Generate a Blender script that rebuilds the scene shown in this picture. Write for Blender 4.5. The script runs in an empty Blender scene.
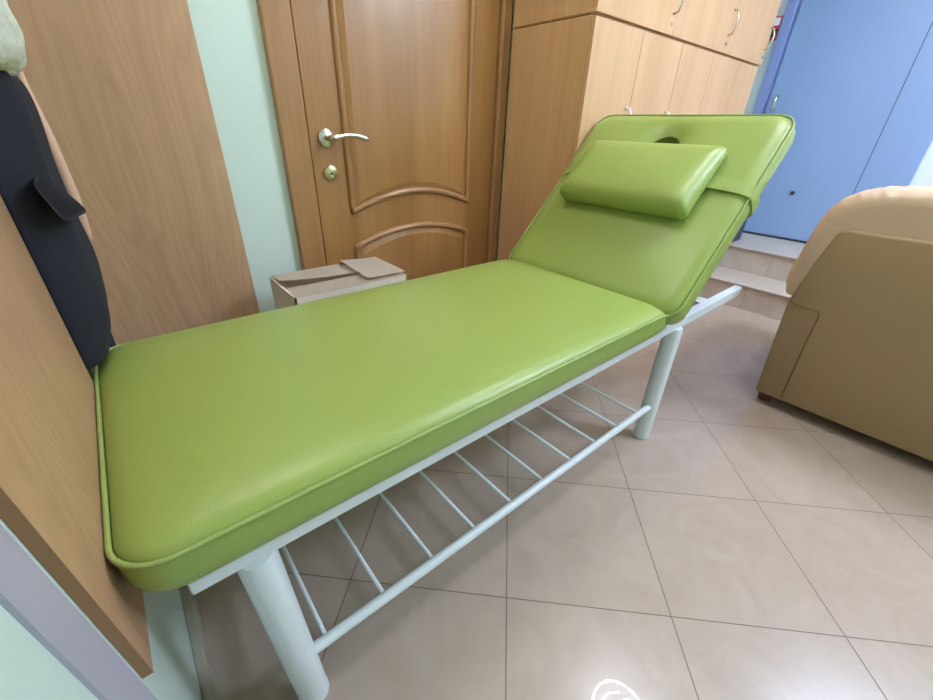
import bpy, bmesh, math, random
from mathutils import Vector, Matrix
random.seed(7)
PI = math.pi
COL = bpy.context.scene.collection
SC = bpy.context.scene

# ------------------------------------------------------------------ materials
def nt(name):
    m = bpy.data.materials.new(name); m.use_nodes = True
    n = m.node_tree; b = n.nodes['Principled BSDF']
    return m, n, b
def lin(c):
    return tuple((x / 12.92 if x <= .04045 else ((x + .055) / 1.055) ** 2.4) for x in [v / 255 for v in c]) + (1,)
def N(n, t, **kw):
    o = n.nodes.new(t)
    for k, v in kw.items():
        if k in o.inputs: o.inputs[k].default_value = v
        else: setattr(o, k, v)
    return o
def L(n, a, ao, b, bi): n.links.new(a.outputs[ao], b.inputs[bi])
def plain(name, col, rough=.5, metal=0., bump=0., bscale=200., var=0., vscale=3., coat=0., spec=.5):
    m, n, b = nt(name)
    b.inputs['Base Color'].default_value = lin(col); b.inputs['Roughness'].default_value = rough
    b.inputs['Metallic'].default_value = metal; b.inputs['Coat Weight'].default_value = coat
    b.inputs['Specular IOR Level'].default_value = spec
    tc = N(n, 'ShaderNodeTexCoord')
    if var:
        no = N(n, 'ShaderNodeTexNoise', Scale=vscale, Detail=4.); L(n, tc, 'Object', no, 'Vector')
        mx = N(n, 'ShaderNodeMixRGB', blend_type='MIX')
        mx.inputs[1].default_value = lin([max(0, c * (1 - var)) for c in col]); mx.inputs[2].default_value = lin([min(255, c * (1 + var)) for c in col])
        L(n, no, 'Fac', mx, 0); L(n, mx, 0, b, 'Base Color')
    if bump:
        no = N(n, 'ShaderNodeTexNoise', Scale=bscale, Detail=3.); L(n, tc, 'Object', no, 'Vector')
        bp = N(n, 'ShaderNodeBump', Strength=bump, Distance=.002); L(n, no, 'Fac', bp, 'Height'); L(n, bp, 0, b, 'Normal')
    return m
def wood(name, c1, c2, c3, rough=.4, scale=1., axis='Z', coat=0., streak=1., cath=0.):
    """wood grain running along an axis"""
    m, n, b = nt(name)
    tc = N(n, 'ShaderNodeTexCoord'); mp = N(n, 'ShaderNodeMapping')
    s = {'Z': (14, 14, .8), 'X': (.8, 14, 14), 'Y': (14, .8, 14)}[axis]
    mp.inputs['Scale'].default_value = [v * scale for v in s]
    L(n, tc, 'Object', mp, 'Vector')
    n1 = N(n, 'ShaderNodeTexNoise', Scale=1.2, Detail=5., Roughness=.6, Distortion=.6); L(n, mp, 0, n1, 'Vector')
    mp2 = N(n, 'ShaderNodeMapping'); mp2.inputs['Scale'].default_value = [v * scale * 9 if v > 5 else v * scale * 3 for v in s]
    L(n, tc, 'Object', mp2, 'Vector')
    n2 = N(n, 'ShaderNodeTexNoise', Scale=1.5, Detail=3., Roughness=.7); L(n, mp2, 0, n2, 'Vector')
    cr = N(n, 'ShaderNodeValToRGB'); e = cr.color_ramp
    e.elements[0].position = .3; e.elements[0].color = lin(c1); e.elements[1].position = .7; e.elements[1].color = lin(c3)
    k = e.elements.new(.5); k.color = lin(c2)
    L(n, n1, 'Fac', cr, 0)
    cr2 = N(n, 'ShaderNodeValToRGB'); f = cr2.color_ramp
    f.elements[0].position = .38; f.elements[0].color = (1 - .22 * streak,) * 3 + (1,); f.elements[1].position = .55; f.elements[1].color = (1, 1, 1, 1)
    L(n, n2, 'Fac', cr2, 0)
    mx = N(n, 'ShaderNodeMixRGB', blend_type='MULTIPLY'); mx.inputs[0].default_value = 1
    L(n, cr, 0, mx, 1); L(n, cr2, 0, mx, 2); L(n, mx, 0, b, 'Base Color')
    if cath:   # flame figure: contour lines of a long stretched noise
        mp3 = N(n, 'ShaderNodeMapping'); mp3.inputs['Scale'].default_value = (5, 5, .75); L(n, tc, 'Object', mp3, 'Vector')
        n3 = N(n, 'ShaderNodeTexNoise', Scale=1., Detail=1.5, Roughness=.4, Distortion=.25); L(n, mp3, 0, n3, 'Vector')
        mu = N(n, 'ShaderNodeMath', operation='MULTIPLY'); L(n, n3, 'Fac', mu, 0); mu.inputs[1].default_value = 34
        fr = N(n, 'ShaderNodeMath', operation='FRACT'); L(n, mu, 0, fr, 0)
        c3_ = N(n, 'ShaderNodeValToRGB'); g = c3_.color_ramp
        g.elements[0].position = 0; g.elements[0].color = (1 - cath,) * 3 + (1,); g.elements[1].position = .55; g.elements[1].color = (1, 1, 1, 1)
        k = g.elements.new(1.); k.color = (1 - cath * .6,) * 3 + (1,)
        L(n, fr, 0, c3_, 0)
        m2 = N(n, 'ShaderNodeMixRGB', blend_type='MULTIPLY'); m2.inputs[0].default_value = 1; L(n, mx, 0, m2, 1); L(n, c3_, 0, m2, 2); L(n, m2, 0, b, 'Base Color')
    b.inputs['Roughness'].default_value = rough; b.inputs['Coat Weight'].default_value = coat; b.inputs['Coat Roughness'].default_value = .15
    bp = N(n, 'ShaderNodeBump', Strength=.08, Distance=.001); L(n, n2, 'Fac', bp, 'Height'); L(n, bp, 0, b, 'Normal')
    return m
def tiles(name, rotz, size, c1, c2, grout, off=(0, 0, 0), rough=.12, gw=.006, coatw=.35):
    m, n, b = nt(name)
    tc = N(n, 'ShaderNodeTexCoord'); mp = N(n, 'ShaderNodeMapping')
    mp.vector_type = 'TEXTURE'; mp.inputs['Rotation'].default_value = (0, 0, rotz); mp.inputs['Scale'].default_value = (size,) * 3
    mp.inputs['Location'].default_value = off
    L(n, tc, 'Object', mp, 'Vector')
    sp = N(n, 'ShaderNodeSeparateXYZ'); L(n, mp, 0, sp, 0)
    ds = []
    for ax in 'XY':
        fr = N(n, 'ShaderNodeMath', operation='FRACT'); L(n, sp, ax, fr, 0)
        su = N(n, 'ShaderNodeMath', operation='SUBTRACT'); L(n, fr, 0, su, 0); su.inputs[1].default_value = .5
        ab = N(n, 'ShaderNodeMath', operation='ABSOLUTE'); L(n, su, 0, ab, 0); ds.append(ab)
    mxm = N(n, 'ShaderNodeMath', operation='MAXIMUM'); L(n, ds[0], 0, mxm, 0); L(n, ds[1], 0, mxm, 1)
    gr = N(n, 'ShaderNodeMapRange'); gr.inputs['From Min'].default_value = .5 - gw * 1.0; gr.inputs['From Max'].default_value = .5 - gw * .4
    L(n, mxm, 0, gr, 'Value')
    # marbled tile body, tone shifts from tile to tile
    fl = N(n, 'ShaderNodeVectorMath', operation='FLOOR'); L(n, mp, 0, fl, 0)
    wn = N(n, 'ShaderNodeTexWhiteNoise', noise_dimensions='3D'); L(n, fl, 0, wn, 'Vector')
    ad = N(n, 'ShaderNodeVectorMath', operation='MULTIPLY_ADD'); L(n, wn, 'Color', ad, 0); ad.inputs[1].default_value = (9, 9, 9); L(n, mp, 0, ad, 2)
    no = N(n, 'ShaderNodeTexNoise', Scale=2.2, Detail=7., Roughness=.62, Distortion=1.6); L(n, ad, 0, no, 'Vector')
    cr = N(n, 'ShaderNodeValToRGB'); e = cr.color_ramp
    e.elements[0].position = .33; e.elements[0].color = lin(c1); e.elements[1].position = .68; e.elements[1].color = lin(c2)
    L(n, no, 'Fac', cr, 0)
    mx = N(n, 'ShaderNodeMixRGB'); L(n, gr, 0, mx, 0); L(n, cr, 0, mx, 1); mx.inputs[2].default_value = lin(grout)
    L(n, mx, 0, b, 'Base Color')
    rg = N(n, 'ShaderNodeMapRange'); rg.inputs['To Min'].default_value = rough; rg.inputs['To Max'].default_value = .6; L(n, gr, 0, rg, 'Value'); L(n, rg, 0, b, 'Roughness'); b.inputs['Coat Weight'].default_value = coatw; b.inputs['Coat Roughness'].default_value = .008
    bp = N(n, 'ShaderNodeBump', Strength=.25, Distance=.001, invert=True); L(n, gr, 0, bp, 'Height'); L(n, bp, 0, b, 'Normal')
    return m
def leather(name, col, col2, rough=.38, wr=.25):
    m, n, b = nt(name)
    tc = N(n, 'ShaderNodeTexCoord')
    no = N(n, 'ShaderNodeTexNoise', Scale=3., Detail=4.); L(n, tc, 'Object', no, 'Vector')
    mx = N(n, 'ShaderNodeMixRGB'); mx.inputs[1].default_value = lin(col); mx.inputs[2].default_value = lin(col2); L(n, no, 'Fac', mx, 0); L(n, mx, 0, b, 'Base Color')
    vo = N(n, 'ShaderNodeTexVoronoi', Scale=420.); L(n, tc, 'Object', vo, 'Vector')
    n2 = N(n, 'ShaderNodeTexNoise', Scale=9., Detail=3., Distortion=.8); L(n, tc, 'Object', n2, 'Vector')
    b1 = N(n, 'ShaderNodeBump', Strength=.18, Distance=.0006); L(n, vo, 'Distance', b1, 'Height')
    b2 = N(n, 'ShaderNodeBump', Strength=wr, Distance=.01); L(n, n2, 'Fac', b2, 'Height'); L(n, b1, 0, b2, 'Normal'); L(n, b2, 0, b, 'Normal')
    b.inputs['Roughness'].default_value = rough
    return m
def emis(name, col, st):
    m, n, b = nt(name); b.inputs['Base Color'].default_value = lin(col); b.inputs['Emission Color'].default_value = lin(col); b.inputs['Emission Strength'].default_value = st
    return m

M = {
 'green': leather('green_vinyl', (143, 163, 78), (151, 171, 86), .36, .12),
 'pipe': plain('green_piping', (148, 168, 90), .4),
 'gdark': plain('green_vinyl_dark_lining', (70, 86, 30), .8),
 'metal': plain('white_powder_coat', (222, 230, 228), .32, var=.02),
 'floor': tiles('glossy_floor_tiles', math.radians(-45.3), .4, (176, 158, 141), (184, 167, 151), (112, 94, 78), rough=.26, gw=.0052),
 'step': tiles('step_tiles', 0, .4, (180, 168, 156), (196, 186, 174), (125, 110, 96), off=(0.07, .1, .01), rough=.22, gw=.004),
 'nosing': plain('pale_step_nosing', (190, 178, 166), .3, var=.03),
 'mint': plain('mint_wall_paint', (214, 234, 222), .3, bump=.05, bscale=60, var=.01, spec=.4),
 'white': plain('ceiling_white', (235, 235, 230), .7),
 'doorw': wood('varnished_door_wood', (148, 104, 56), (162, 116, 66), (174, 128, 76), .28, .5, 'Z', .3, .35),
 'frame': wood('varnished_door_frame_wood', (154, 112, 68), (166, 122, 76), (176, 132, 84), .35, .6, 'Z', .2, .4),
 'board': wood('oak_laminate_board', (182, 142, 106), (192, 152, 115), (200, 160, 123), .42, .5, 'Z', .05, .3, .13),
 'edge': plain('pale_edge_band', (226, 186, 158), .25, var=.06, vscale=8),
 'oakedge': plain('oak_edge_band', (150, 112, 76), .5, var=.05),
 'cab': wood('beech_laminate', (202, 158, 112), (210, 167, 120), (217, 176, 130), .4, .5, 'Z', .05, .35),
 'bwall': plain('cool_white_wall_paint', (232, 240, 240), .4),
 'gap': plain('dark_joint', (60, 42, 28), .8),
 'chrome': plain('brushed_chrome', (214, 208, 196), .22, 1.),
 'brass': plain('pale_brass', (196, 180, 130), .3, 1.),
 'blue': plain('blue_enamel_door', (144, 172, 214), .25, var=.02, vscale=1.5),
 'bluef': plain('blue_door_frame', (136, 154, 206), .4),
 'lilac': plain('grey_lilac_trim', (176, 174, 186), .5, var=.03),
 'beige': leather('beige_leather', (152, 126, 88), (158, 132, 94), .48, .2),
 'beige2': leather('pinkish_beige_leather', (200, 172, 140), (208, 180, 150), .5, .5),
 'seam': plain('dark_beige_seam', (118, 90, 62), .6),
 'brown': plain('dark_wood_foot', (96, 58, 40), .45),
 'carton': plain('pale_cardboard', (234, 222, 204), .8, bump=.2, bscale=40, var=.06, vscale=5),
 'coat': plain('navy_coat_cloth', (24, 27, 40), .85, bump=.4, bscale=300, var=.1, vscale=4),
 'towel': plain('fluffy_pale_cloth', (214, 216, 198), .95, bump=1., bscale=180, var=.05),
 'bin': plain('dark_grey_plastic', (52, 60, 78), .45),
 'red': plain('red_plastic', (205, 60, 80), .4),
 'offw': plain('white_plastic', (235, 235, 240), .4),
 'dark': plain('dark_plastic', (50, 45, 60), .4),
 'led': emis('white_led', (236, 238, 255), 215),
 'panel': emis('added_fill_glow', (255, 247, 240), 22), 'cpanel': emis('added_cold_fill_glow', (210, 222, 255), 76),  # glow of the two added ceiling fills, warm and cold
 'skirt': plain('grey_beige_skirting', (176, 170, 150), .3, var=.04),
 'skirtb': plain('beige_tile_skirting', (186, 172, 158), .25, var=.04),
}

# ------------------------------------------------------------------ helpers
def wloc(o):
    v = Vector((0, 0, 0))
    while o: v += o.location; o = o.parent
    return v
def obj(name, bm, mat, parent=None, smooth=False, auto=None, label=None, cat=None, kind=None, group=None, origin=None):
    me = bpy.data.meshes.new(name)
    bmesh.ops.recalc_face_normals(bm, faces=bm.faces)
    o = bpy.data.objects.new(name, me); COL.objects.link(o)
    if parent:
        off = wloc(parent); o.parent = parent
    elif origin is not None:
        off = Vector(origin); o.location = off
    else: off = Vector((0, 0, 0))
    bmesh.ops.translate(bm, verts=bm.verts, vec=-off)
    bm.to_mesh(me); bm.free()
    for m in (mat if isinstance(mat, (list, tuple)) else [mat]): me.materials.append(m)
    if smooth:
        for p in me.polygons: p.use_smooth = True
        if auto:
            me.set_sharp_from_angle(angle=math.radians(auto))
    if label: o['label'] = label
    if cat: o['category'] = cat
    if kind: o['kind'] = kind
    if group: o['group'] = group
    return o
def empty(name, loc, label, cat, group=None):
    o = bpy.data.objects.new(name, None); COL.objects.link(o); o.location = loc; o.empty_display_size = .1
    o['label'] = label; o['category'] = cat
    if group: o['group'] = group
    return o
def box(bm, x0, x1, y0, y1, z0, z1, bev=0., seg=2):
    vs = [bm.verts.new((x, y, z)) for x in (x0, x1) for y in (y0, y1) for z in (z0, z1)]
    fs = [(0, 1, 3, 2), (4, 6, 7, 5), (0, 4, 5, 1), (2, 3, 7, 6), (0, 2, 6, 4), (1, 5, 7, 3)]
    F = [bm.faces.new([vs[i] for i in f]) for f in fs]
    if bev:
        es = list({e for f in F for e in f.edges})
        bmesh.ops.bevel(bm, geom=es, offset=bev, segments=seg, affect='EDGES', profile=.5)
    return bm
def bx(*a, **k): return box(bmesh.new(), *a, **k)
def tube(bm, pts, r, n=12, closed=False, cap=True):
    pts = [Vector(p) for p in pts]; m = len(pts); rings = []
    prev = None
    for i, p in enumerate(pts):
        if closed: t = (pts[(i + 1) % m] - pts[i - 1])
        else: t = pts[min(i + 1, m - 1)] - pts[max(i - 1, 0)]
        t.normalize()
        if prev is None:
            a = Vector((0, 0, 1)) if abs(t.z) < .9 else Vector((1, 0, 0)); u = t.cross(a).normalized()
        else:
            u = (prev - t * prev.dot(t)).normalized()
        prev = u; w = t.cross(u)
        rr = r[i] if isinstance(r, (list, tuple)) else r
        rings.append([bm.verts.new(p + (u * math.cos(2 * PI * k / n) + w * math.sin(2 * PI * k / n)) * rr) for k in range(n)])
    for i in range(m if closed else m - 1):
        a, b = rings[i], rings[(i + 1) % m]
        sh = 0
        if closed and i == m - 1:
            sh = min(range(n), key=lambda s: (a[0].co - b[s].co).length)
        for k in range(n):
            bm.faces.new((a[k], a[(k + 1) % n], b[(k + 1 + sh) % n], b[(k + sh) % n]))
    if cap and not closed:
        bm.faces.new(rings[0]); bm.faces.new(rings[-1])
    return bm
def tb(*a, **k): return tube(bmesh.new(), *a, **k)
def rrect(a, b, r, n=8):
    """rounded rectangle outline, half sizes a (x) and b (y)"""
    r = max(min(r, a - 1e-4, b - 1e-4), 1e-4); o = []
    for cx, cy, s in ((a - r, b - r, 0), (-a + r, b - r, 1), (-a + r, -b + r, 2), (a - r, -b + r, 3)):
        for k in range(n + 1):
            t = (s + k / n) * PI / 2; o.append((cx + r * math.cos(t), cy + r * math.sin(t)))
    return o
def densify(o, step=.05):
    out = []
    for i in range(len(o)):
        p, q = o[i], o[(i + 1) % len(o)]; d = math.dist(p, q); k = max(1, int(d / step))
        for j in range(k): out.append((p[0] + (q[0] - p[0]) * j / k, p[1] + (q[1] - p[1]) * j / k))
    return out
def cushion(a, b, r, prof, T=Matrix.Identity(4), warp=None, n=8):
    """prof: list of (inset, z) from the bottom centre ring out and over to the top centre ring"""
    bm = bmesh.new(); rings = []
    base = densify(rrect(a, b, r, n), .04)
    for ins, z in prof:
        ring = []
        sx = (a - ins) / a; sy = (b - ins) / b
        for (x, y) in base:
            X, Y, Z = x * sx, y * sy, z
            if warp: X, Y, Z = warp(X, Y, Z, ins)
            ring.append(bm.verts.new(T @ Vector((X, Y, Z))))
        rings.append(ring)
    m = len(base)
    for p, q in zip(rings, rings[1:]):
        for k in range(m): bm.faces.new((p[k], p[(k + 1) % m], q[(k + 1) % m], q[k]))
    bm.faces.new(rings[0]); bm.faces.new(rings[-1])
    return bm
def outline3(a, b, r, z, T=Matrix.Identity(4), warp=None, ins=0):
    o = densify(rrect(a, b, r, 8), .03)
    res = []
    for (x, y) in o:
        p = (x * (a - ins) / a, y * (b - ins) / b, z)
        if warp: p = warp(*p, ins)
        res.append(T @ Vector(p))
    return res
def prism(poly, axis, d0, d1, bev=0., seg=2):
    """poly in the two other axes (in xyz order), extruded along axis"""
    bm = bmesh.new()
    def P(a, b, d): return {'x': (d, a, b), 'y': (a, d, b), 'z': (a, b, d)}[axis]
    v0 = [bm.verts.new(P(a, b, d0)) for a, b in poly]; v1 = [bm.verts.new(P(a, b, d1)) for a, b in poly]
    m = len(poly); bm.faces.new(v0); bm.faces.new(v1[::-1])
    for i in range(m): bm.faces.new((v0[i], v0[(i + 1) % m], v1[(i + 1) % m], v1[i]))
    if bev:
        bmesh.ops.bevel(bm, geom=list(bm.edges), offset=bev, segments=seg, affect='EDGES', profile=.5)
    return bm
def disc(bm, c, r, ax, h, n=32, bev=0):
    """cylinder from c along unit ax with height h"""
    ax = Vector(ax); c = Vector(c)
    return tube(bm, [c, c + ax * h], r, n)
def struct(name, bm, mat, **k): return obj(name, bm, mat, kind='structure', **k)

# ------------------------------------------------------------------ room shell
XF, XB, YD, YN, ZC = -.897, 3.28, .912, -1.9, 2.6
struct('floor', bx(XF - .1, XB + .1, YN - .1, YD + .1, -.1, 0), M['floor'])
struct('ceiling', bx(XF - .1, XB + .1, YN - .1, YD + .1, ZC, ZC + .1), M['white'])
struct('wall_foot', bx(XF - .1, XF, YN - .1, YD + .1, 0, ZC), M['mint'])
struct('wall_near', bx(XF, XB, YN - .1, YN, 0, ZC), M['mint'])
struct('wall_back', bx(XB, XB + .1, YN - .1, YD + .1, 0, ZC), M['bwall'])
# door wall with an opening for the wooden door
bm = bx(XF, -.196, YD, YD + .1, 0, ZC); box(bm, .707, XB, YD, YD + .1, 0, ZC); box(bm, -.196, .707, YD, YD + .1, 2.09, ZC); box(bm, -.196, .707, YD + .07, YD + .1, 0, 2.09)
struct('wall_door', bm, M['mint'])
struct('baseboard_foot', bx(XF, XF + .019, -1.2, YD, 0, .07, bev=.003), M['skirt'])
struct('baseboard_door', bx(XF + .019, -.275, YD - .012, YD, 0, .07, bev=.003), M['skirtb'])
# grey-lilac vertical corner trim on the foot wall
struct('trim_1', prism([(-.277, 0), (-.198, 0), (-.241 - .100 * (ZC - .427), ZC), (-.312 - .070 * (ZC - .5), ZC)], 'x', XF, XF + .004), M['lilac'])

# steps up to the blue door
SY0, SY1 = YN, YD
struct('floor_lower_step', box(bx(2.34, 2.66, SY0, .455, 0, .155), 2.42, 2.66, .455, SY1, 0, .155), M['step'])
struct('floor_upper_step', bx(2.66, XB, SY0, SY1, 0, .325), M['step'])
struct('trim_2', box(bx(2.325, 2.665, SY0, .455, .155, .167, bev=.004), 2.42, 2.665, .455, SY1, .155, .167), M['nosing'])
struct('trim_3', bx(2.645, XB, SY0, SY1, .325, .337, bev=.004), M['nosing'])

# wooden door
d = struct('door_1', bx(-.174, .685, .896, .938, .006, 2.055, bev=.002), M['doorw'])
def arch(x0, x1, z0, rise, k=20): return [(x0 + (x1 - x0) * i / k, z0 + rise * (1 - (2 * i / k - 1) ** 2)) for i in range(k + 1)]
def closedpath(pts, y): return [(x, y, z) for x, z in pts]
# top panel outline: arch at the bottom; lower panel: arch at the top
def dens(poly, st=.03): return densify(poly, st)
def frame_pts(s_, top):
    if top:
        u_ = arch(-.042 + s_, .536 - s_, .727 + s_, .062); return u_ + [(.536 - s_, 1.93 - s_), (-.042 + s_, 1.93 - s_)]
    l_ = arch(-.042 + s_, .536 - s_, .588 - s_, .056); return l_ + [(.536 - s_, .12 + s_), (-.042 + s_, .12 + s_)]
for top in (True, False):
    mo = tb(closedpath(dens(frame_pts(0, top)), .895), .0125, 10, closed=True)
    obj('molding', mo, M['frame'], d, smooth=True)
    a = frame_pts(.010, top); b = frame_pts(.034, top); bm = bmesh.new(); y0, y1 = .8958, .888
    va = [bm.verts.new((x, y0, z)) for x, z in a]; vb = [bm.verts.new((x, y1, z)) for x, z in b]
    for i in range(len(a)): bm.faces.new((va[i], va[(i + 1) % len(a)], vb[(i + 1) % len(a)], vb[i]))
    bm.faces.new(vb); obj('door_panel', bm, M['doorw'], d)
# lever handle with round rose, and lock rose
hx, hz = -.117, .982
bm = tb([(hx, .8955, hz), (hx, .887, hz), (hx, .883, hz)], [.028, .028, .021], 28)
tube(bm, [(hx, .883, hz), (hx, .848, hz), (hx + .006, .838, hz + .001), (hx + .02, .834, hz + .004)], [.010, .010, .0115, .011], 16)
pts = []; rr = []
for i in range(15):
    t = i / 14; pts.append((hx + .004 + .130 * t, .835 + .006 * math.sin(PI * t), hz + .012 * math.sin(PI * t * .9) - .006 * t * t)); rr.append(.0105 - .002 * math.sin(PI * t) + (-.004 if i == 14 else 0))
tube(bm, pts, rr, 14)
h = obj('door_handle', bm, M['chrome'], d, smooth=True, auto=50)
bm = tb([(hx + .002, .8955, .868), (hx + .002, .887, .868), (hx + .002, .884, .868)], [.025, .025, .019], 28)
lk = obj('lock_rose', bm, M['brass'], d, smooth=True, auto=40)
bm = tb([(hx + .002, .8845, .872), (hx + .002, .8815, .872)], .0085, 20); box(bm, hx - .002, hx + .006, .8815, .8845, .855, .871)
obj('lock_cylinder', bm, M['chrome'], lk, smooth=True, auto=40)
# casing
bm = bx(-.270, -.180, .882, .913, 0, 2.14, bev=.006); box(bm, .690, .747, .882, .913, 0, 2.14, bev=.006); box(bm, -.270, .747, .882, .913, 2.06, 2.14, bev=.006)
tube(bm, [(.703, .885, .001), (.703, .885, 2.055)], .007, 10)
box(bm, -.196, -.178, .90, .97, 0, 2.08); box(bm, .689, .707, .90, .97, 0, 2.08)
struct('trim_4', bm, M['frame'])

# blue metal door on the landing
zl = .337
d2 = struct('door_2', bx(3.235, XB - .002, -.335, .628, zl + .012, 2.5, bev=.003), M['blue'])
bm = bx(3.2345, 3.236, -.087, -.083, zl + .02, 2.49); obj('leaf_gap', bm, M['dark'], d2)
bm = bx(3.222, XB, .648, .708, zl, 2.54, bev=.004); box(bm, 3.222, XB, -.347, .708, 2.505, 2.56, bev=.004); box(bm, 3.245, XB, .63, .648, zl, 2.52)
struct('trim_5', bm, M['bluef'])
struct('trim_6', bx(3.22, XB, -.347, .708, zl, zl + .012), M['dark'])
bm = tb([(3.234, .26, .675), (3.222, .26, .675), (3.218, .26, .675)], [.013, .013, .008], 20); obj('door_stud', bm, M['dark'], d2, smooth=True, auto=40)
bm = bx(3.228, 3.236, .555, .595, 1.10, 1.20, bev=.004); bl = obj('handle_plate', bm, M['bluef'], d2)
bm = tb([(3.232, .575, 1.30), (3.20, .575, 1.30), (3.192, .575, 1.29), (3.192, .575, 1.23), (3.20, .575, 1.22), (3.232, .575, 1.22)], .009, 12); obj('door_handle', bm, M['chrome'], d2, smooth=True)

# red fire call point on the white wall beside the blue door
cp_ = empty('fire_call_point', (XB - .001, .738, 1.65), 'small red fire call point on the white wall strip left of the blue door', 'fire alarm')
obj('housing', bx(XB - .05, XB - .001, .708 + .004, .768, 1.655, 1.79, bev=.006), M['red'], cp_)
obj('notice_plate', bx(XB - .053, XB - .049, .72, .76, 1.735, 1.778), M['offw'], cp_)
obj('break_glass', bx(XB - .053, XB - .049, .72, .76, 1.668, 1.715), M['dark'], cp_)

# ------------------------------------------------------------------ wood boards
bp = obj('wardrobe_panel', bx(XF + .002, -.456, .872, .897, 0, 2.3, bev=.002), M['board'], origin=(-.655, .885, 0), label='tall oak laminate board standing against the mint wall left of the wooden door', cat='wood panel')
PB = -.886
sl = lambda z: -.224 - .100 * (z - .428)
fb = obj('coat_rack_panel', prism([(sl(.428), .428), (.305, .428), (.305, 2.2), (sl(2.2), 2.2)], 'x', XF + .0005, PB), M['board'], origin=(-.89, -.02, .428), label='oak laminate board on the wall at the foot end of the couch', cat='wood panel')
obj('edge_band', prism([(sl(.428) - .0015, .428), (sl(.428), .428), (sl(2.2), 2.2), (sl(2.2) - .0015, 2.2)], 'x', XF + .0005, PB), M['oakedge'], fb, label='darker brown edge strip')
bm = tb([(-.850, .712, 1.72), (-.835, .712, 1.40), (-.827, .71, 1.08), (-.823, .70, .98), (-.823, .70, .86), (-.826, .70, .78), (-.824, .70, .745)], [.004, .005, .006, .010, .012, .010, .003], 12)
obj('hanging_strap', bm, M['edge'], smooth=True, origin=(-.83, .71, .745), label='pale pinkish shiny strap hanging between the navy coat and the oak board', cat='strap')

# ------------------------------------------------------------------ cabinets
CY, CX0, CX1, ZS = .466, .751, 2.412, 1.399
def cab(name, z0, z1, splits, label, handles, seam):
    root = empty(name, ((CX0 + CX1) / 2, (CY + YD) / 2, z0), label, 'cabinet')
    obj('body', bx(CX0, CX1, CY + .019, YD - .032, z0, z1, bev=.001), M['cab'], root)
    for a, b in zip(splits, splits[1:]):
        dr = obj('door', bx(a + .0012, b - .0012, CY, CY + .0175, z0 + (.004 if z0 > 1 else .08), z1 - .004, bev=.001), M['cab'], root)
        hx_ = b - .028
        if handles == 'low':
            zz = 1.070; bm = tb([(hx_, CY, zz - .055), (hx_, CY - .018, zz - .05), (hx_, CY - .028, zz - .03), (hx_, CY - .030, zz), (hx_, CY - .028, zz + .03), (hx_, CY - .018, zz + .05), (hx_, CY, zz + .055)], .0055, 10)
            obj('handle', bm, M['offw'], dr, smooth=True)
        else:
            zz = 1.525; bm = tb([(hx_, CY, zz - .05), (hx_, CY - .018, zz - .045), (hx_, CY - .027, zz - .02), (hx_, CY - .027, zz + .02), (hx_, CY - .018, zz + .045), (hx_, CY, zz + .05)], .0045, 10)
            obj('handle', bm, M['chrome'], dr, smooth=True)
            bm = tb([(hx_, CY + .001, zz - .085), (hx_, CY - .004, zz - .085)], .0075, 16); obj('lock', bm, M['chrome'], dr, smooth=True, auto=40)
    return root
lower = cab('tall_cabinet', 0, ZS - .002, [CX0, 1.083, 1.427, 1.761, 2.089, 2.375], 'tall beech cabinet with vertical doors standing right of the wooden door', 'low', 0)
upper = cab('overhead_cabinet', ZS + .001, 2.25, [CX0, 1.311, 1.883, CX1], 'beech overhead cabinet resting on the tall cabinet, with locks under its handles', 'high', 0)
obj('cornice', bx(CX0 - .004, CX0 + .004, CY + .0, YD - .033, ZS + .004, ZS + .014, bev=.002), M['cab'], upper)
bm = bx(CX1, CX1 + .014, CY + .003, CY + .02, 1.464, 1.471); box(bm, CX1 + .002, CX1 + .012, CY + .004, CY + .016, 1.414, 1.449, bev=.003); box(bm, CX1, CX1 + .016, CY + .002, CY + .02, 1.479, 1.514, bev=.004)
obj('latch', bm, M['chrome'], upper)

# dark bin behind the backrest, on the landing
tb_ = empty('waste_bin', (2.83, .50, .337), 'dark blue-grey bin on the upper step, half hidden behind the backrest', 'bin')
bm = bmesh.new(); prof = [(.098, .337), (.10, .59), (.104, .592), (.104, .61)]; rings = []
for (s, z) in prof:
    rings.append([bm.verts.new((2.83 + x, .50 + y, z)) for x, y in rrect(s, s, .03, 5)])
for p_, q_ in zip(rings, rings[1:]):
    for k in range(len(p_)): bm.faces.new((p_[k], p_[(k + 1) % len(p_)], q_[(k + 1) % len(p_)], q_[k]))
bm.faces.new(rings[0]); obj('body', bm, M['bin'], tb_, smooth=True, auto=40)
obj('lid', cushion(.10, .10, .03, [(.0, .605), (.0, .618), (.01, .628), (.06, .632)], Matrix.Translation((2.83, .50, 0))), M['bin'], tb_, smooth=True, auto=40)

# ------------------------------------------------------------------ cardboard box
b0 = empty('cardboard_box', (-.235, .66, 0), 'pale closed cardboard box on the floor between the couch and the wooden door', 'box')
X0, X1, Y0, Y1, ZT = -.425, -.036, .525, .765, .57
bm = bmesh.new()
for a in ((X0, X0 + .005, Y0, Y1), (X1 - .005, X1, Y0, Y1), (X0, X1, Y0, Y0 + .005), (X0, X1, Y1 - .005, Y1)): box(bm, a[0], a[1], a[2], a[3], 0, ZT)
box(bm, X0, X1, Y0, Y1, 0, .006); obj('carton', bm, M['carton'], b0)
def flap(pts, t=.004, nx=1):
    """pts: rows of points; a thin curved sheet"""
    bm = bmesh.new(); R = [[bm.verts.new(p) for p in r] for r in pts]
    for a, b in zip(R, R[1:]):
        for i in range(len(a) - 1): bm.faces.new((a[i], a[i + 1], b[i + 1], b[i]))
    bmesh.ops.solidify(bm, geom=list(bm.faces), thickness=t); return bm
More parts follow.
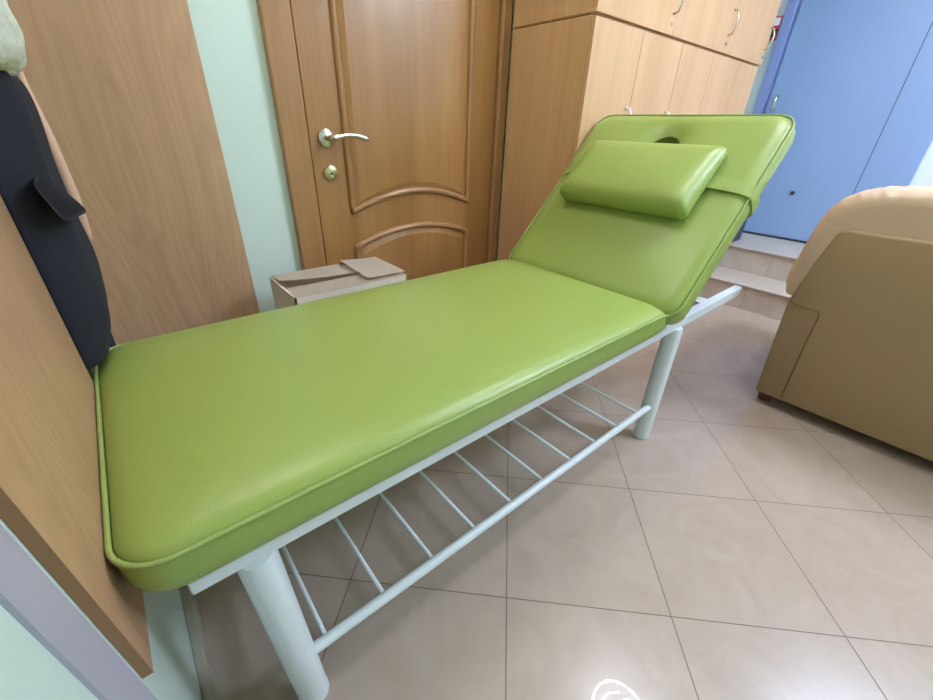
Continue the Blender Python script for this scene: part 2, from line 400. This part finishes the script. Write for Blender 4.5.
# back flap (hinged at the far edge), curls up at its left end
rows = []
for i in range(9):
    u = i / 8; x = X0 + .004 + (X1 - X0 - .12) * u; lift = .018 * (1 - u) ** 2 * 1.0
    rows.append([(x, Y1 - (Y1 - Y0) * .52 * v, ZT + .004 + lift * v * v) for v in (0, .33, .66, 1)])
obj('flap', flap(rows), M['carton'], b0)
rows = []
for i in range(9):
    u = i / 8; x = X0 + .002 + (X1 - X0 - .004) * u
    rows.append([(x, Y0 + (Y1 - Y0) * .47 * v, ZT + .003 - .008 * v) for v in (0, .5, 1)])
obj('flap', flap(rows), M['carton'], b0)
rows = []
for i in range(9):
    u = i / 8; x = X1 - .145 * u
    rows.append([(x, Y0 + .01 + (Y1 - Y0 - .02) * v, ZT + .008 + .010 * u * u * (.3 + .7 * v) + .003) for v in (0, .33, .66, 1)])
obj('flap', flap(rows), M['carton'], b0)
rows = []
for i in range(7):
    u = i / 6; x = X0 + .1 * u
    rows.append([(x, Y0 + .02 + (Y1 - Y0 - .04) * v, ZT - .004 - .03 * u) for v in (0, .5, 1)])
obj('flap', flap(rows), M['carton'], b0)

# ------------------------------------------------------------------ massage couch
YN_, YF_ = -.195, .458; YC = (YN_ + YF_) / 2; HB = (YF_ - YN_) / 2
couch = empty('massage_couch', (0, YC, 0), 'green vinyl massage couch with raised backrest on white metal frame', 'massage couch')
RZ0, RZ1 = .464, .500
def rail(y0, y1, side):
    bm = bx(-.828, 1.10, y0, y1, RZ0, RZ1, bev=.003)
    return bm
fr = obj('frame_rail', rail(-.182, -.152, -1), M['metal'], couch)
obj('frame_rail', rail(.415, .445, 1), M['metal'], couch)
obj('cross_bar', bx(-.828, -.80, -.152, .415, .457, .50, bev=.003), M['metal'], couch)
obj('cross_bar', bx(.40, .43, -.152, .415, .457, .495, bev=.003), M['metal'], couch)
obj('cross_bar', bx(.79, .85, -.152, .415, .466, .495, bev=.003), M['metal'], couch)
for x in (-.728, .563):
    for y in (-.167, .43):
        dx = -.018 if x < 0 else .004
        lg = obj('leg', tb([(x, y, .012), (x + dx * .95, y, .45), (x + dx, y, .466)], [.029, .029, .026], 32), M['metal'], couch, smooth=True, auto=40)
        obj('foot_cap', tb([(x, y, 0), (x, y, .003), (x, y, .014)], [.027, .030, .030], 28), M['metal'], lg, smooth=True, auto=40)
for y in (-.172, .43):
    obj('rack_bar', tb([(-.715, y, .149), (.54, y, .149)], .0115, 16), M['metal'], couch, smooth=True, auto=40)
for k in range(10):
    x = -.682 + .1285 * k
    obj('rack_rung', tb([(x, -.166, .150), (x, .424, .150)], .0048, 10), M['metal'], couch, smooth=True)
# backrest prop under the raised section
obj('backrest_prop', tb([(.90, .13, .49), (.80, .13, .86)], .011, 12), M['metal'], couch, smooth=True)
# seat cushion
sx0, sx1 = -.8805, .435; sc = (sx0 + sx1) / 2; sa = (sx1 - sx0) / 2
T = Matrix.Translation((sc, YC - .003, 0)); HS = HB + .006
def swarp(x, y, z, ins):
    # seat edge dips a little towards the hinge corners
    e = max(0, (x - sa + .10) / .10)
    return x, y, z - (.022 * e * e if z > .53 else 0)
prof = [(.06, .501), (.022, .501), (.009, .504), (.002, .514), (-.002, .530), (-.001, .55), (.001, .565), (.004, .573), (.012, .580), (.03, .587), (.06, .592), (.11, .596), (.18, .599), (.25, .600), (.31, .6005)]
obj('seat_cushion', cushion(sa, HS, .06, prof, T, swarp, 10), M['green'], couch, smooth=True)
seat = couch.children[-1] if couch.children else None
seat = [o for o in COL.objects if o.name.startswith('seat_cushion')][0]
obj('piping', tb(outline3(sa + .001, HS + .001, .06, .572, T, swarp), .0036, 8, closed=True), M['pipe'], seat, smooth=True, label='raised seam cord, slightly lighter green')
# backrest
ang = math.radians(48.6); LB = .712; YCB = .119; HBB = .331
Ux = Vector((math.cos(ang), 0, math.sin(ang))); Nn = Vector((-math.sin(ang), 0, math.cos(ang)))
P0 = Vector((.400, YCB, .556))
ctr = P0 + Ux * (LB / 2)
TB = Matrix((( Ux.x, 0, Nn.x, ctr.x), (0, 1, 0, ctr.y), (Ux.z, 0, Nn.z, ctr.z), (0, 0, 0, 1)))
ba, bb = LB / 2, HBB
bprof = [(.06, -.090), (.020, -.089), (.006, -.082), (-.003, -.062), (-.005, -.04), (-.002, -.014), (.001, -.006), (.005, .001), (.014, .007), (.035, .012)] + [(.035 + .0085 * k, .012 + .0105 * math.sin(PI / 2 * k / 34)) for k in range(1, 35)]
hu, hy = .578 - LB / 2, .010
def bwarp(x, y, z, ins):
    d2_ = ((x - hu) / .085) ** 2 + ((y - hy) / .075) ** 2
    y += (max(0, y) / bb) * .026 * (.5 - x / LB) + min(0, y) / bb * .008
    return x, y, z - (.050 * math.exp(-d2_ * 1.3) if z > 0 else 0)
back = obj('backrest', cushion(ba, bb, .048, bprof, TB, bwarp, 10), M['green'], couch, smooth=True)
# breathing hole cut through the backrest
cut = bmesh.new()
vs0, vs1 = [], []
for k in range(40):
    t = 2 * PI * k / 40; x, y = hu + .056 * math.cos(t), hy + .052 * math.sin(t)
    vs0.append(cut.verts.new(TB @ Vector((x, y, -.12)))); vs1.append(cut.verts.new(TB @ Vector((x, y, .06))))
for k in range(40): cut.faces.new((vs0[k], vs0[(k + 1) % 40], vs1[(k + 1) % 40], vs1[k]))
cut.faces.new(vs0); cut.faces.new(vs1[::-1])
co = obj('hole_cutter', cut, M['gdark'])
co.location = (0, 0, 0)
md = back.modifiers.new('b', 'BOOLEAN'); md.object = co; md.operation = 'DIFFERENCE'; md.solver = 'EXACT'
bpy.context.view_layer.update()
dg = bpy.context.evaluated_depsgraph_get()
nm = bpy.data.meshes.new_from_object(back.evaluated_get(dg)); back.modifiers.clear(); back.data = nm
nm.materials.clear(); nm.materials.append(M['green'])
for p in nm.polygons: p.material_index = 0; p.use_smooth = True
nm.set_sharp_from_angle(angle=math.radians(60))
bpy.data.objects.remove(co)
obj('piping', tb(outline3(ba + .001, bb + .001, .048, -.002, TB, bwarp), .0032, 8, closed=True), M['pipe'], back, smooth=True, label='raised seam cord, slightly lighter green')
bd = cushion(ba - .03, bb - .03, .04, [(.02, -.104), (.0, -.104), (.0, -.088), (.02, -.088)], TB); obj('back_board', bd, M['dark'], back, label='dark board behind the padding')

# head pillow and its strap
pu, pv = .421, .125 + 0.0
def pwarp(x, y, z, ins):
    return x, y, z
pc = P0 + Ux * pu; pc.y = .130
TP = Matrix(((Ux.x, 0, Nn.x, pc.x), (0, 1, 0, pc.y), (Ux.z, 0, Nn.z, pc.z), (0, 0, 0, 1)))
pa, pb = .128, .236
def pw(x, y, z, ins):
    s = (x + pa) / (2 * pa)              # 0 at the lower edge, 1 at the top edge
    zz = .022 + (z) * (1.08 - .50 * s)   # thicker at the bottom edge
    return x, y, zz
pprof = [(.05, .0), (.014, .0), (.004, .006), (-.002, .022), (-.003, .038), (0, .052), (.006, .064), (.014, .073), (.025, .080), (.04, .085), (.06, .088), (.09, .090), (.12, .091)]
pil = obj('head_pillow', cushion(pa, pb, .022, pprof, TP, pw, 6), M['green'], smooth=True, origin=tuple(pc), label='small green vinyl head pillow strapped across the backrest', cat='pillow')
SX = .440 - LB / 2; YR, YL = -bb - .017, bb + .014
spath = [(-.10, .046), (-.16, .036), (-bb + .06, .026), (-bb + .02, .019), (-bb + .002, .013), (YR + .003, .004), (YR, -.012), (YR, -.04), (YR, -.075), (YR + .012, -.096), (YR + .03, -.104), (YR + .08, -.1075), (0, -.1075),
         (YL - .08, -.1075), (YL - .06, -.104), (YL - .035, -.098), (YL - .010, -.080), (YL, -.05), (YL, -.03), (YL - .002, -.006), (YL - .014, .010), (YL - .04, .020), (YL - .09, .030), (YL - .15, .04)]
bm = bmesh.new(); rows = []; prof_ = [(-.021, 0), (-.020, .006), (-.017, .0075), (-.0125, .0075), (-.0112, .0052), (-.010, .0075), (-.001, .008), (0, .0056), (.001, .008), (.010, .0075), (.0112, .0052), (.0125, .0075), (.017, .0075), (.020, .006), (.021, 0)]
for i, (y, z) in enumerate(spath):
    p, q = spath[max(0, i - 1)], spath[min(len(spath) - 1, i + 1)]
    ty, tz = q[0] - p[0], q[1] - p[1]; l_ = math.hypot(ty, tz); ny, nz = tz / l_, -ty / l_
    if True: ny, nz = -ny, -nz
    if y < -.1 and False: pass
    row = [bm.verts.new(TB @ Vector((SX + w_, y - ny * h_ * -1, z - nz * h_ * -1))) for w_, h_ in prof_]
    rows.append(row)
# outer side faces away from the padding
for a, b in zip(rows, rows[1:]):
    for i in range(len(prof_)):
        j = (i + 1) % len(prof_); bm.faces.new((a[i], a[j], b[j], b[i]))
bm.faces.new(rows[0]); bm.faces.new(rows[-1])
obj('strap', bm, M['green'], pil, smooth=True, auto=40)

# ------------------------------------------------------------------ armchair (seen from behind)
ac = empty('armchair', (1.62, -.80, 0), 'beige leather armchair seen from behind, right of the couch', 'armchair')
AX = 1.185; AY0, AY1 = -.348, -1.26; ym = (AY0 + AY1) / 2
# rear shell: the wide base narrows above arm height to the back
def sym(poly): return poly + [(2 * ym - y, z) for y, z in poly[::-1]]
shell = sym([(AY0, .05), (AY0 + .012, .30), (AY0 + .022, .47), (-.350, .60), (-.378, .735), (-.388, .752), (-.41, .758)])
obj('back_shell', prism(shell, 'x', AX, AX + .16, bev=.012, seg=3), M['beige'], ac, smooth=True, auto=35)
def seamtube(pts, r=.0035): return tb(pts, r, 8)
for s in (1, -1):
    Y = lambda y: y if s == 1 else 2 * ym - y
    pts = [(AX - .0005, Y(-.337), .468), (AX - .0005, Y(-.36), .461), (AX - .0005, Y(-.41), .459), (AX - .0005, Y(-.428), .457), (AX - .0005, Y(-.437), .44), (AX - .0005, Y(-.437), .30), (AX - .0005, Y(-.443), .07)]
    obj('seam', seamtube(pts, .0025), M['seam'], ac, smooth=True)
    # arm: body and padded top
    arm = prism([(Y(AY0), .05), (Y(AY0 + .016), .42), (Y(AY0 + .01), .50), (Y(-.39), .53), (Y(-.50), .53), (Y(-.53), .45), (Y(-.53), .05)], 'x', AX + .12, 2.02, bev=.02, seg=3)
    a_ = obj('arm', arm, M['beige'], ac, smooth=True, auto=40)
    pad = bmesh.new(); R = []
    for i in range(15):
        t = i / 14; x = AX + .19 + .70 * t; k = math.sin(PI * min(1, max(0, .06 + t * .9))) ** .35
        R.append([pad.verts.new((x, Y(-.372) + (.130 * k) * math.cos(2 * PI * j / 20), .525 + (.078 * k) * math.sin(2 * PI * j / 20) + .02 * t)) for j in range(20)])
    for a, b in zip(R, R[1:]):
        for j in range(20): pad.faces.new((a[j], a[(j + 1) % 20], b[(j + 1) % 20], b[j]))
    pad.faces.new(R[0]); pad.faces.new(R[-1])
    obj('arm_pad', pad, M['beige2'], a_, smooth=True)
obj('seat_base', bx(AX + .15, 1.98, AY1 + .19, AY0 - .19, .08, .33, bev=.02, seg=3), M['beige'], ac, smooth=True, auto=40)
obj('seat_cushion', bx(AX + .3, 2.0, AY1 + .195, AY0 - .195, .33, .47, bev=.045, seg=5), M['beige2'], ac, smooth=True, auto=60)
# thick back cushion that rolls over the top of the shell
oc = [(-.300, .49), (-.287, .53), (-.285, .573), (-.297, .67), (-.308, .76), (-.322, .81), (-.345, .845), (-.385, .872), (-.44, .889), (-.52, .897), (-.62, .899), (ym, .899)]
oc = oc + [(2 * ym - y, z) for y, z in oc[:-1][::-1]]
bm = bmesh.new(); R = []
for x, ins in ((.012, .10), (.008, .045), (.010, .022), (.022, .008), (.045, .0), (.10, -.004), (.17, -.004), (.23, .0), (.28, .012), (.32, .035), (.335, .08)):
    row = []
    for k, (y, z) in enumerate(densify(oc, .007)):
        sy_ = 1 - ins / .5; sz_ = 1 - ins / .42
        wr = .0028 * math.sin(y * 150 + x * 40 + 2 * math.sin(y * 31)) * min(1, (z - .86) / .03) if z > .86 and x > .02 else 0
        row.append(bm.verts.new((AX + x, ym + (y - ym) * sy_, .47 + (z - .47) * sz_ + wr)))
    R.append(row)
m_ = len(R[0])
for a, b in zip(R, R[1:]):
    for j in range(m_): bm.faces.new((a[j], a[(j + 1) % m_], b[(j + 1) % m_], b[j]))
bm.faces.new(R[0]); bm.faces.new(R[-1])
bc = obj('back_cushion', bm, M['beige2'], ac, smooth=True, auto=70)
for x in (AX + .06, 1.95):
    for y in (AY0 - .035, AY1 + .035):
        obj('foot', tb([(x, y, 0), (x, y, .03), (x, y, .056)], [.024, .029, .031], 20), M['brown'], ac, smooth=True, auto=40)

# ------------------------------------------------------------------ hanging clothes
def cloth_loft(rows, T=None):
    """rows: list of (z, [(x,y)...]) front contour points; closed against the wall side"""
    bm = bmesh.new(); R = [[bm.verts.new((x, y, z)) for x, y in pts] for z, pts in rows]; m = len(R[0])
    for a, b in zip(R, R[1:]):
        for j in range(m): bm.faces.new((a[j], a[(j + 1) % m], b[(j + 1) % m], b[j]))
    bm.faces.new(R[0]); bm.faces.new(R[-1]); return bm
prot = [(1.75, .03), (1.5, .032), (1.25, .034), (1.11, .038), (1.09, .056), (1.06, .066), (1.0, .064), (.94, .057), (.88, .058), (.82, .058), (.75, .064), (.68, .056), (.64, .048), (.605, .036), (.592, .030), (.586, .030), (.54, .030), (.48, .028), (.45, .020)]
rows = []
for z, w in prot:
    pts = []; w0 = .308 if z > .588 else .482; w1 = .66 - .10 * max(0, (z - 1.3) / .5)
    n_ = 26
    for j in range(n_):
        t = j / (n_ - 1); y = w0 + (w1 - w0) * t
        e = min(1, min(t, 1 - t) * 7) ** .6
        x = PB + .001 + w * e * (1 + .10 * math.sin(t * 21 + z * 3) * min(1, (1.4 - z)))
        pts.append((x, y))
    pts.append((XF + .003, w1)); pts.append((XF + .003, w0))
    rows.append((z, pts))
ct = obj('coat', cloth_loft(rows), M['coat'], smooth=True, origin=(XF + .03, .38, .49), label='long dark navy coat hanging in the corner between the two oak boards', cat='coat')
sm = ct.modifiers.new('s', 'SUBSURF'); sm.levels = 1; sm.render_levels = 2
# pocket flap that sticks out
rows = [[(-.836, .30 + .0 * k, .955) for k in (0,)]]
bm = flap([[(-.846, .28, .93), (-.842, .33, .94), (-.838, .38, .935), (-.834, .43, .93)],
           [(-.836, .28, .90), (-.826, .33, .905), (-.818, .38, .90), (-.815, .43, .895)],
           [(-.828, .29, .865), (-.814, .34, .868), (-.801, .385, .866), (-.797, .42, .868)]], .004)
pf = obj('pocket_flap', bm, M['coat'], ct, smooth=True)
sm = pf.modifiers.new('s', 'SUBSURF'); sm.levels = 2; sm.render_levels = 2
# pale fluffy garment over the coat
rows = []
prot = [(1.75, .06), (1.5, .082), (1.3, .084), (1.2, .084), (1.15, .090), (1.125, .092), (1.105, .086), (1.09, .078), (1.08, .066), (1.078, .055)]
for z, w in prot:
    pts = []; w0, w1 = .22, .48; n_ = 24
    for j in range(n_):
        t = j / (n_ - 1); y = w0 + (w1 - w0) * t; e = min(1, min(t, 1 - t) * 8) ** .5
        pts.append((PB + .001 + w * e * (1 + .06 * math.sin(t * 33 + z * 9)), y))
    pts.append((PB + .05, w1)); pts.append((PB + .05, w0)); rows.append((z, pts))
tw = obj('fluffy_garment', cloth_loft(rows), M['towel'], smooth=True, origin=(XF + .05, .33, 1.08), label='pale greenish fluffy garment hung over the navy coat in the top left corner', cat='garment')
sm = tw.modifiers.new('s', 'SUBSURF'); sm.levels = 2; sm.render_levels = 3
tx = bpy.data.textures.new('folds', 'CLOUDS'); tx.noise_scale = .05; tx.noise_depth = 3
dm = tw.modifiers.new('d', 'DISPLACE'); dm.texture = tx; dm.strength = .016; dm.mid_level = .5; dm.texture_coords = 'LOCAL'
# coat hooks the clothes hang on
for nm_, y in (('coat_hook', .30), ('coat_hook', .44)):
    bm = bx(XF, XF + .006, y - .012, y + .012, 1.70, 1.80, bev=.002); tube(bm, [(XF + .005, y, 1.77), (XF + .03, y, 1.765), (XF + .045, y, 1.78), (XF + .048, y, 1.80)], .004, 8)
    obj('coat_hook', bm, M['chrome'], smooth=True, auto=40, origin=(XF, y, 1.75), label='chrome wall hook above the hanging %s' % ('pale garment' if y < .4 else 'navy coat'), cat='hook')

# ------------------------------------------------------------------ ring lamp and added fill panels
lx, ly, lz = .941, -.431, 2.50
lamp = empty('ceiling_lamp', (lx, ly, ZC), 'white LED ring ceiling lamp mirrored in the floor tiles', 'ceiling lamp')
obj('canopy', tb([(lx, ly, ZC), (lx, ly, ZC - .03), (lx, ly, ZC - .035)], [.07, .07, .05], 32), M['offw'], lamp, smooth=True, auto=40)
circ = lambda r, z, a0=0, a1=2 * PI, n=48: [(lx + r * math.cos(a0 + (a1 - a0) * k / n), ly + r * math.sin(a0 + (a1 - a0) * k / n), z) for k in range(n)]
obj('led_ring', tb(circ(.172, lz), .006, 10, closed=True), M['led'], lamp, smooth=True)
for k in range(3):
    a = 2 * PI * k / 3 + .5
    obj('led_arc', tb([(lx + .105 * math.cos(a + t * .16), ly + .105 * math.sin(a + t * .16), lz) for t in range(11)], .005, 8), M['led'], lamp, smooth=True)
    obj('arm', tb([(lx, ly, ZC - .034), (lx + .06 * math.cos(a), ly + .06 * math.sin(a), lz + .02), (lx + .17 * math.cos(a), ly + .17 * math.sin(a), lz + .006)], .004, 8), M['offw'], lamp, smooth=True)
def area(name, loc, size, power, col, rot=(0, 0, 0), shape='DISK', sy=None):
    ld = bpy.data.lights.new(name, 'AREA'); ld.energy = power; ld.size = size; ld.color = col; ld.shape = shape
    if sy: ld.size_y = sy
    o = bpy.data.objects.new(name, ld); COL.objects.link(o); o.location = loc; o.rotation_euler = rot; return o
# two added fill panels under the ceiling, unseen, to brighten couch and far end
px_, py_ = -.40, .35  # round panel: added fill over the couch foot, out of view
pn = empty('fill_panel', (px_, py_, ZC), 'added round fill light under the ceiling over the foot end of the couch', 'ceiling lamp')
obj('frame', tb([(px_, py_, ZC - .001), (px_, py_, ZC - .014)], .24, 40), M['offw'], pn, smooth=True, auto=40)
obj('fill_glow', tb([(px_, py_, ZC - .012), (px_, py_, ZC - .018)], .215, 40), M['panel'], pn, smooth=True, auto=40)
qx, qy = 1.85, -1.58  # square panel: added for the cold light at the far end, out of view
pn = empty('fill_panel', (qx, qy, ZC), 'added square cold fill light under the ceiling beyond the armchair', 'ceiling lamp')
obj('frame', bx(qx - .31, qx + .31, qy - .31, qy + .31, ZC - .012, ZC - .001, bev=.002), M['offw'], pn)
obj('fill_glow', bx(qx - .29, qx + .29, qy - .29, qy + .29, ZC - .016, ZC - .010), M['cpanel'], pn)

w = bpy.data.worlds.new('world'); SC.world = w; w.use_nodes = True
w.node_tree.nodes['Background'].inputs[0].default_value = (.8, .85, .9, 1); w.node_tree.nodes['Background'].inputs[1].default_value = .1

# ------------------------------------------------------------------ camera
cam = bpy.data.cameras.new('camera'); co = bpy.data.objects.new('camera', cam); COL.objects.link(co)
R_ = ((0.76790616, -0.63983574, 0.03050169), (-0.28748989, -0.38680387, -0.87620336), (0.5724244, 0.66407303, -0.48097538))
m4 = Matrix.Identity(4)
for i in range(3):
    m4[i][0] = R_[0][i]; m4[i][1] = -R_[1][i]; m4[i][2] = -R_[2][i]; 
m4[0][3], m4[1][3], m4[2][3] = -0.7601341, -0.64690539, 1.02461728
co.matrix_world = m4
cam.sensor_width = 36; cam.sensor_fit = 'HORIZONTAL'; cam.lens = 402.84 / 933 * 36; cam.clip_start = .02
SC.camera = co
SC.view_settings.view_transform = 'Standard'; SC.view_settings.look = 'None'; SC.view_settings.exposure = 0; SC.view_settings.gamma = 1
